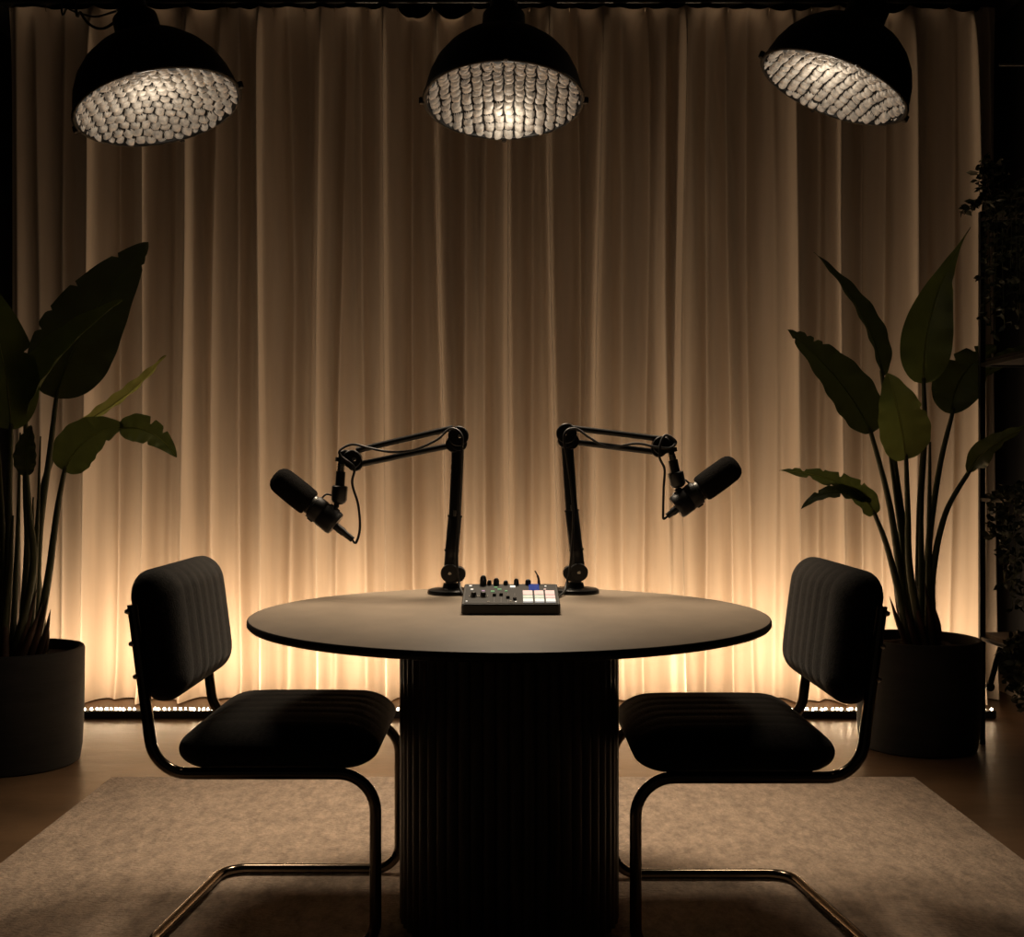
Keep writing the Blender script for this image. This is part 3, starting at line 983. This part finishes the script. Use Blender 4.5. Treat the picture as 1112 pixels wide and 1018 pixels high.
make_leaf(plant, po, A(1034, 450, .10), A(1032, 405, .13), A(1082, 376, .14), .100, (-.2, -.9, .3), [root_pt(.05, .03), A(1008, 600, .05), A(1020, 510, .07)], 'leaf_shaded', .2,
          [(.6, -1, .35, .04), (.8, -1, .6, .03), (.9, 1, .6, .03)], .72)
make_leaf(plant, po, A(1052, 513, -.04), A(1066, 484, -.12), A(1120, 462, -.25), .048, (.3, -.8, .6), [root_pt(.06, -.02), A(1012, 632, -.02), A(1026, 560, -.03)], 'leaf', .3, [(.7, 1, .3, .03)], .6)
make_leaf(plant, po, A(950, 559, -.10), A(935, 518, -.14), A(846, 511, -.12), .058, (-.1, -.75, .7), [root_pt(-.05, -.05), A(974, 635, -.07), A(962, 590, -.09)], 'leaf', .1,
          [(.34, 1, .5, .02), (.46, -1, .6, .014), (.55, 1, .7, .02), (.62, -1, .4, .02), (.70, 1, .5, .012), (.80, -1, .75, .02), (.84, 1, .7, .02), (.92, 1, .6, .015)], .55)
make_leaf(plant, po, A(946, 545, -.11), A(900, 520, -.16), A(870, 553, -.16), .030, (.2, -.8, .6), None, 'leaf_shaded', .1, [(.4, -1, .7, .03), (.7, 1, .6, .03)], .6)
make_leaf(plant, po, A(1068, 408, .13), A(1090, 386, .14), A(1122, 376, .12), .034, (0, -.8, .6), None, 'leaf_shaded', .4, [], .7)
# extra bare stalks and sheaths in the clump
for dx, dy, x, y, ddy in ((-.02, -.03, 963, 470, .02), (.012, -.01, 1000, 500, .06), (-.03, .02, 972, 505, .08), (.03, -.03, 1010, 480, -.02)):
    b = MB(); pth = smooth_path([root_pt(dx, dy), root_pt(dx, dy).lerp(A(x, y, ddy), .5) + Vector((0, 0, .02)), A(x, y, ddy)], 8)
    b.tube(pth, [.017 * (1 - .72 * i / (len(pth) - 1)) for i in range(len(pth))], 10); b.build('stalk', 'stem', plant, po, angle=180)
for dx, dy, x, y in ((-.07, -.05, 966, 648), (.075, -.06, 1013, 655), (-.04, -.08, 978, 640), (.035, -.085, 1003, 628), (.0, -.09, 990, 640), (-.06, -.02, 970, 632)):
    sheath(plant, po, root_pt(dx * .75, dy), A(x, y, -.05), .014, (dx * .12, -.01, 0))

# left plant
QX, QY = -1.862, 4.42
qo = Vector((QX, QY, 0))
plant2 = thing('potted_plant', qo, 'tall broad-leaved plant in a round black pot behind the left-hand chair', 'plant')
make_pot(plant2, qo, QX, QY, .25, PH)
A2 = lambda x, y, dy=0.: at(x, y, QY + dy)


def root2(dx, dy): return Vector((QX + dx, QY + dy, soilz))


make_leaf(plant2, qo, A2(61, 433, .10), A2(78, 355, .13), A2(161, 263, .10), .155, (.2, -.95, .1), [root2(.06, .05), A2(42, 590, .08), A2(53, 500, .09)], 'leaf_shaded', .1,
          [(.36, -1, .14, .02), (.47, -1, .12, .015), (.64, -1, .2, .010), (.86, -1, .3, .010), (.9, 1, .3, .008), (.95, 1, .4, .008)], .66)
make_leaf(plant2, qo, A2(28, 460, -.04), A2(42, 395, -.06), A2(133, 326, -.04), .095, (-.42, -.8, .2), [root2(.03, -.02), A2(30, 600, -.02), A2(28, 530, -.03)], 'leaf', .75, [], .7)
make_leaf(plant2, qo, A2(12, 467, -.10), A2(10, 390, -.14), A2(-22, 300, -.10), .115, (.3, -.95, .1), [root2(-.02, -.05), A2(9, 600, -.07), A2(10, 530, -.08)], 'leaf', .2, [(.5, 1, .3, .03)], .7)
make_leaf(plant2, qo, A2(29, 517, -.16), A2(25, 492, -.18), A2(34, 462, -.16), .042, (0, -1, 0), [root2(.03, -.08), A2(36, 620, -.12), A2(32, 560, -.14)], 'leaf_shaded', .2, [], .7)
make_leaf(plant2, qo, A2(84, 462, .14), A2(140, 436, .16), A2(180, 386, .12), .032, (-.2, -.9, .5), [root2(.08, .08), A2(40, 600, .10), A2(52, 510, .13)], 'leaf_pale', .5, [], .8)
make_leaf(plant2, qo, A2(70, 512, -.06), A2(88, 466, -.10), A2(136, 463, -.10), .088, (.0, -1, .25), [root2(.085, -.03), A2(52, 630, -.05), A2(62, 555, -.05)], 'leaf', .15, [(.75, 1, .2, .03)], .62)
make_leaf(plant2, qo, A2(130, 466, -.10), A2(166, 458, -.13), A2(192, 497, -.12), .054, (-.1, -1, .3), None, 'leaf', .15, [(.45, -1, .6, .03), (.65, -1, .5, .03), (.55, 1, .3, .03)], .6)
for dx, dy, x, y, ddy, r0 in ((.055, 0, 44, 474, .02, .014), (.0, -.03, 22, 470, -.1, .015), (-.04, .0, -2, 470, .0, .02), (-.08, -.03, -10, 520, -.04, .02), (.03, .04, 36, 540, .05, .014), (-.01, -.09, 14, 560, -.12, .022)):
    b = MB(); pth = smooth_path([root2(dx, dy), root2(dx, dy).lerp(A2(x, y, ddy), .5) + Vector((.006, 0, 0)), A2(x, y, ddy)], 8)
    b.tube(pth, [r0 * (1 - .8 * i / (len(pth) - 1)) for i in range(len(pth))], 10); b.build('stalk', 'stem', plant2, qo, angle=180)
for dx, dy, x, y in ((.12, -.03, 55, 662), (.10, -.06, 52, 648), (.06, -.09, 40, 640), (.02, -.12, 8, 640), (-.03, -.12, 2, 628), (.13, -.01, 52, 672), (.08, -.1, 46, 655)):
    sheath(plant2, qo, root2(dx * .8, dy), A2(x, y, -.06), .014, (dx * .1, -.012, 0))

# ------------------------------------------------------------------ shelving unit by the right wall with trailing plants
SX0, SX1, SYF, SYN = 1.900, 2.33, 4.72, 3.85
so = Vector((SX0, SYF, 0))
unit = thing('shelving_unit', so, 'tall black metal shelving unit with dark wood shelves by the right wall', 'shelving unit')
for (x, y) in ((SX0, SYF), (SX1, SYF), (SX0, SYN), (SX1, SYN)):
    b = MB(); b.box((x - .011, y - .011, 0), (x + .011, y + .011, 2.14), .002); b.build('post', 'black_metal', unit, so)
for z, m in ((.437, 'shelf_wood'), (.995, 'shelf_shaded'), (1.535, 'shelf_shaded'), (2.118, 'shelf_shaded')):
    b = MB(); b.box((SX0 + .008, SYN, z - .012), (SX1 - .008, SYF + .006, z + .012), .003); sh = b.build('shelf', m, unit, so)
    b = MB()
    b.box((SX0 - .008, SYN, z - .02), (SX0 + .008, SYF, z - .004), .002)
    b.box((SX0, SYF - .004, z - .02), (SX1, SYF + .010, z - .004), .002)
    b.build('edge_rail', 'black_metal', sh, so)
b = MB(); b.tube([at(1090, 692, 4.70), at(1082, 718, 4.68), at(1075, 746, 4.66)], .011, 10)
disc(b, at(1075, 746, 4.66), (0, 1, 0), .017, .02)
b.build('brace', 'black_metal', unit, so)


def trailing(label, x, y, z, vines, seed, pot_r=.075, pot_h=.11, up=()):
    rr = random.Random(seed)
    o = Vector((x, y, z))
    t = thing('trailing_plant', o, label, 'plant')
    b = MB()
    b.lathe([(0, z), (pot_r * .8, z), (pot_r, z + pot_h), (pot_r - .008, z + pot_h), (pot_r * .9 - .01, z + pot_h - .02), (0, z + pot_h - .02)], 32, Matrix.Translation((x, y, 0)))
    b.build('pot', 'pot', t, o)
    vm, lm = MB(), MB()
    for path in vines:
        sp = smooth_path([(x, y, z + pot_h - .02)] + list(path), 8)
        vm.tube(sp, .0016, 5)
        L = len(sp)
        for i in range(4, L):
            for _ in range(2):
                if rr.random() > .72: continue
                p = sp[i] + Vector((rr.uniform(-.02, .02), rr.uniform(-.02, .02), rr.uniform(-.012, .012)))
                d = Vector((rr.uniform(-1, 1), rr.uniform(-1, .6), rr.uniform(-1, .3))).normalized()
                n_ = d.cross(Vector((rr.uniform(-1, 1), rr.uniform(-1, 1), rr.uniform(-1, 1)))).normalized()
                ln, wd = rr.uniform(.022, .036), rr.uniform(.008, .013)
                u = n_; w2 = d.cross(u) * .004
                q = [sp[i], p + u * wd * .7, p + d * ln * .45 + u * wd, p + d * ln, p + d * ln * .45 - u * wd, p - u * wd * .7]
                q = [Vector(a_) for a_ in q]
                cen = p + d * ln * .4 + w2
                lm.add(q + [cen], [(0, 1, 6), (1, 2, 6), (2, 3, 6), (3, 4, 6), (4, 5, 6), (5, 0, 6)])
    vm.build('vine', 'stem', t, o, angle=180)
    lo_ = lm.build('leaves', 'vine', t, o, angle=180)
    lo_['kind'] = 'stuff'
    return t


S = lambda px, py, d: at(px, py, d)
rr = random.Random(21)
v1 = []
for k in range(4):
    xx = 1062 + k * 7
    v1.append([S(xx + 12, 215, 4.6), S(xx + rr.uniform(0, 8), 190 - 4 * k, 4.62), S(xx + rr.uniform(4, 14), 168 + 8 * k, 4.64)])
for k in range(10):
    yy = 4.62 - k * .04 + rr.uniform(-.01, .01); ze = rr.uniform(1.62, 1.95)
    v1.append([Vector((1.93, yy, 2.17)), Vector((1.878, yy, 2.12)), Vector((1.874, yy, (2.12 + ze) / 2)), Vector((1.872 + rr.uniform(-.01, .008), yy + rr.uniform(-.02, .02), ze))])
v1.append([S(1068, 214, 4.6), S(1056, 222, 4.62), S(1042, 231, 4.64)])
trailing('small-leaved trailing plant on the topmost shelf of the black unit', 2.13, 4.5, 2.13, v1, 5)
v2 = []
for k in range(9):
    yy = 4.47 - k * .035 + rr.uniform(-.01, .01); ze = rr.uniform(.56, .80)
    v2.append([Vector((1.93, yy, 1.05)), Vector((1.878, yy, 1.0)), Vector((1.874, yy, (1.0 + ze) / 2)), Vector((1.872 + rr.uniform(-.01, .008), yy + rr.uniform(-.02, .02), ze))])
v2.append([Vector((1.93, 4.60, 1.03)), Vector((1.886, 4.60, .98)), Vector((1.884, 4.60, .90)), Vector((1.886, 4.60, .84))])
trailing('small-leaved trailing plant on the second shelf from the bottom of the black unit', 2.15, 4.45, 1.007, v2, 8)
v3 = []
for k in range(8):
    yy = 4.42 - k * .03 + rr.uniform(-.01, .01); ze = rr.uniform(.24, .36)
    v3.append([Vector((1.93, yy, .49)), Vector((1.878, yy, .44)), Vector((1.874, yy, (.44 + ze) / 2)), Vector((1.872 + rr.uniform(-.01, .008), yy, ze))])
trailing('small-leaved trailing plant on the lowest shelf, its tips hanging towards the floor', 2.15, 4.35, .449, v3, 13)

# pale rail high on the right wall
b = MB()
b.tube([at(1085, 70.5, 5.0), Vector((XR, 5.0, at(1085, 70.5, 5.0).z))], .006, 12)
disc(b, Vector((XR - .004, 5.0, at(1085, 70.5, 5.0).z)), (1, 0, 0), .02, .008)
tag(b.build('metal_rail', 'grey_metal'), 'thin pale metal rail high on the dark wall at the right edge', 'rail')

# ------------------------------------------------------------------ world, camera, colour
w = bpy.data.worlds.new('world'); SC.world = w; w.use_nodes = True
w.node_tree.nodes['Background'].inputs['Color'].default_value = (1, .85, .7, 1)
w.node_tree.nodes['Background'].inputs['Strength'].default_value = .007

cam = bpy.data.cameras.new('camera'); co = bpy.data.objects.new('camera', cam); COL.objects.link(co)
co.location = (0, 0, H); co.rotation_euler = (math.radians(90), 0, 0)
cam.sensor_width = 36; cam.sensor_fit = 'HORIZONTAL'
cam.lens = F / 1112 * 36
cam.shift_x = (556 - CX) / 1112; cam.shift_y = (CY - 509) / 1112
cam.clip_start = .02
SC.camera = co
SC.view_settings.view_transform = 'Standard'
SC.view_settings.look = 'None'
SC.view_settings.gamma = 1
SC.view_settings.exposure = 0
SC.view_settings.use_curve_mapping = False
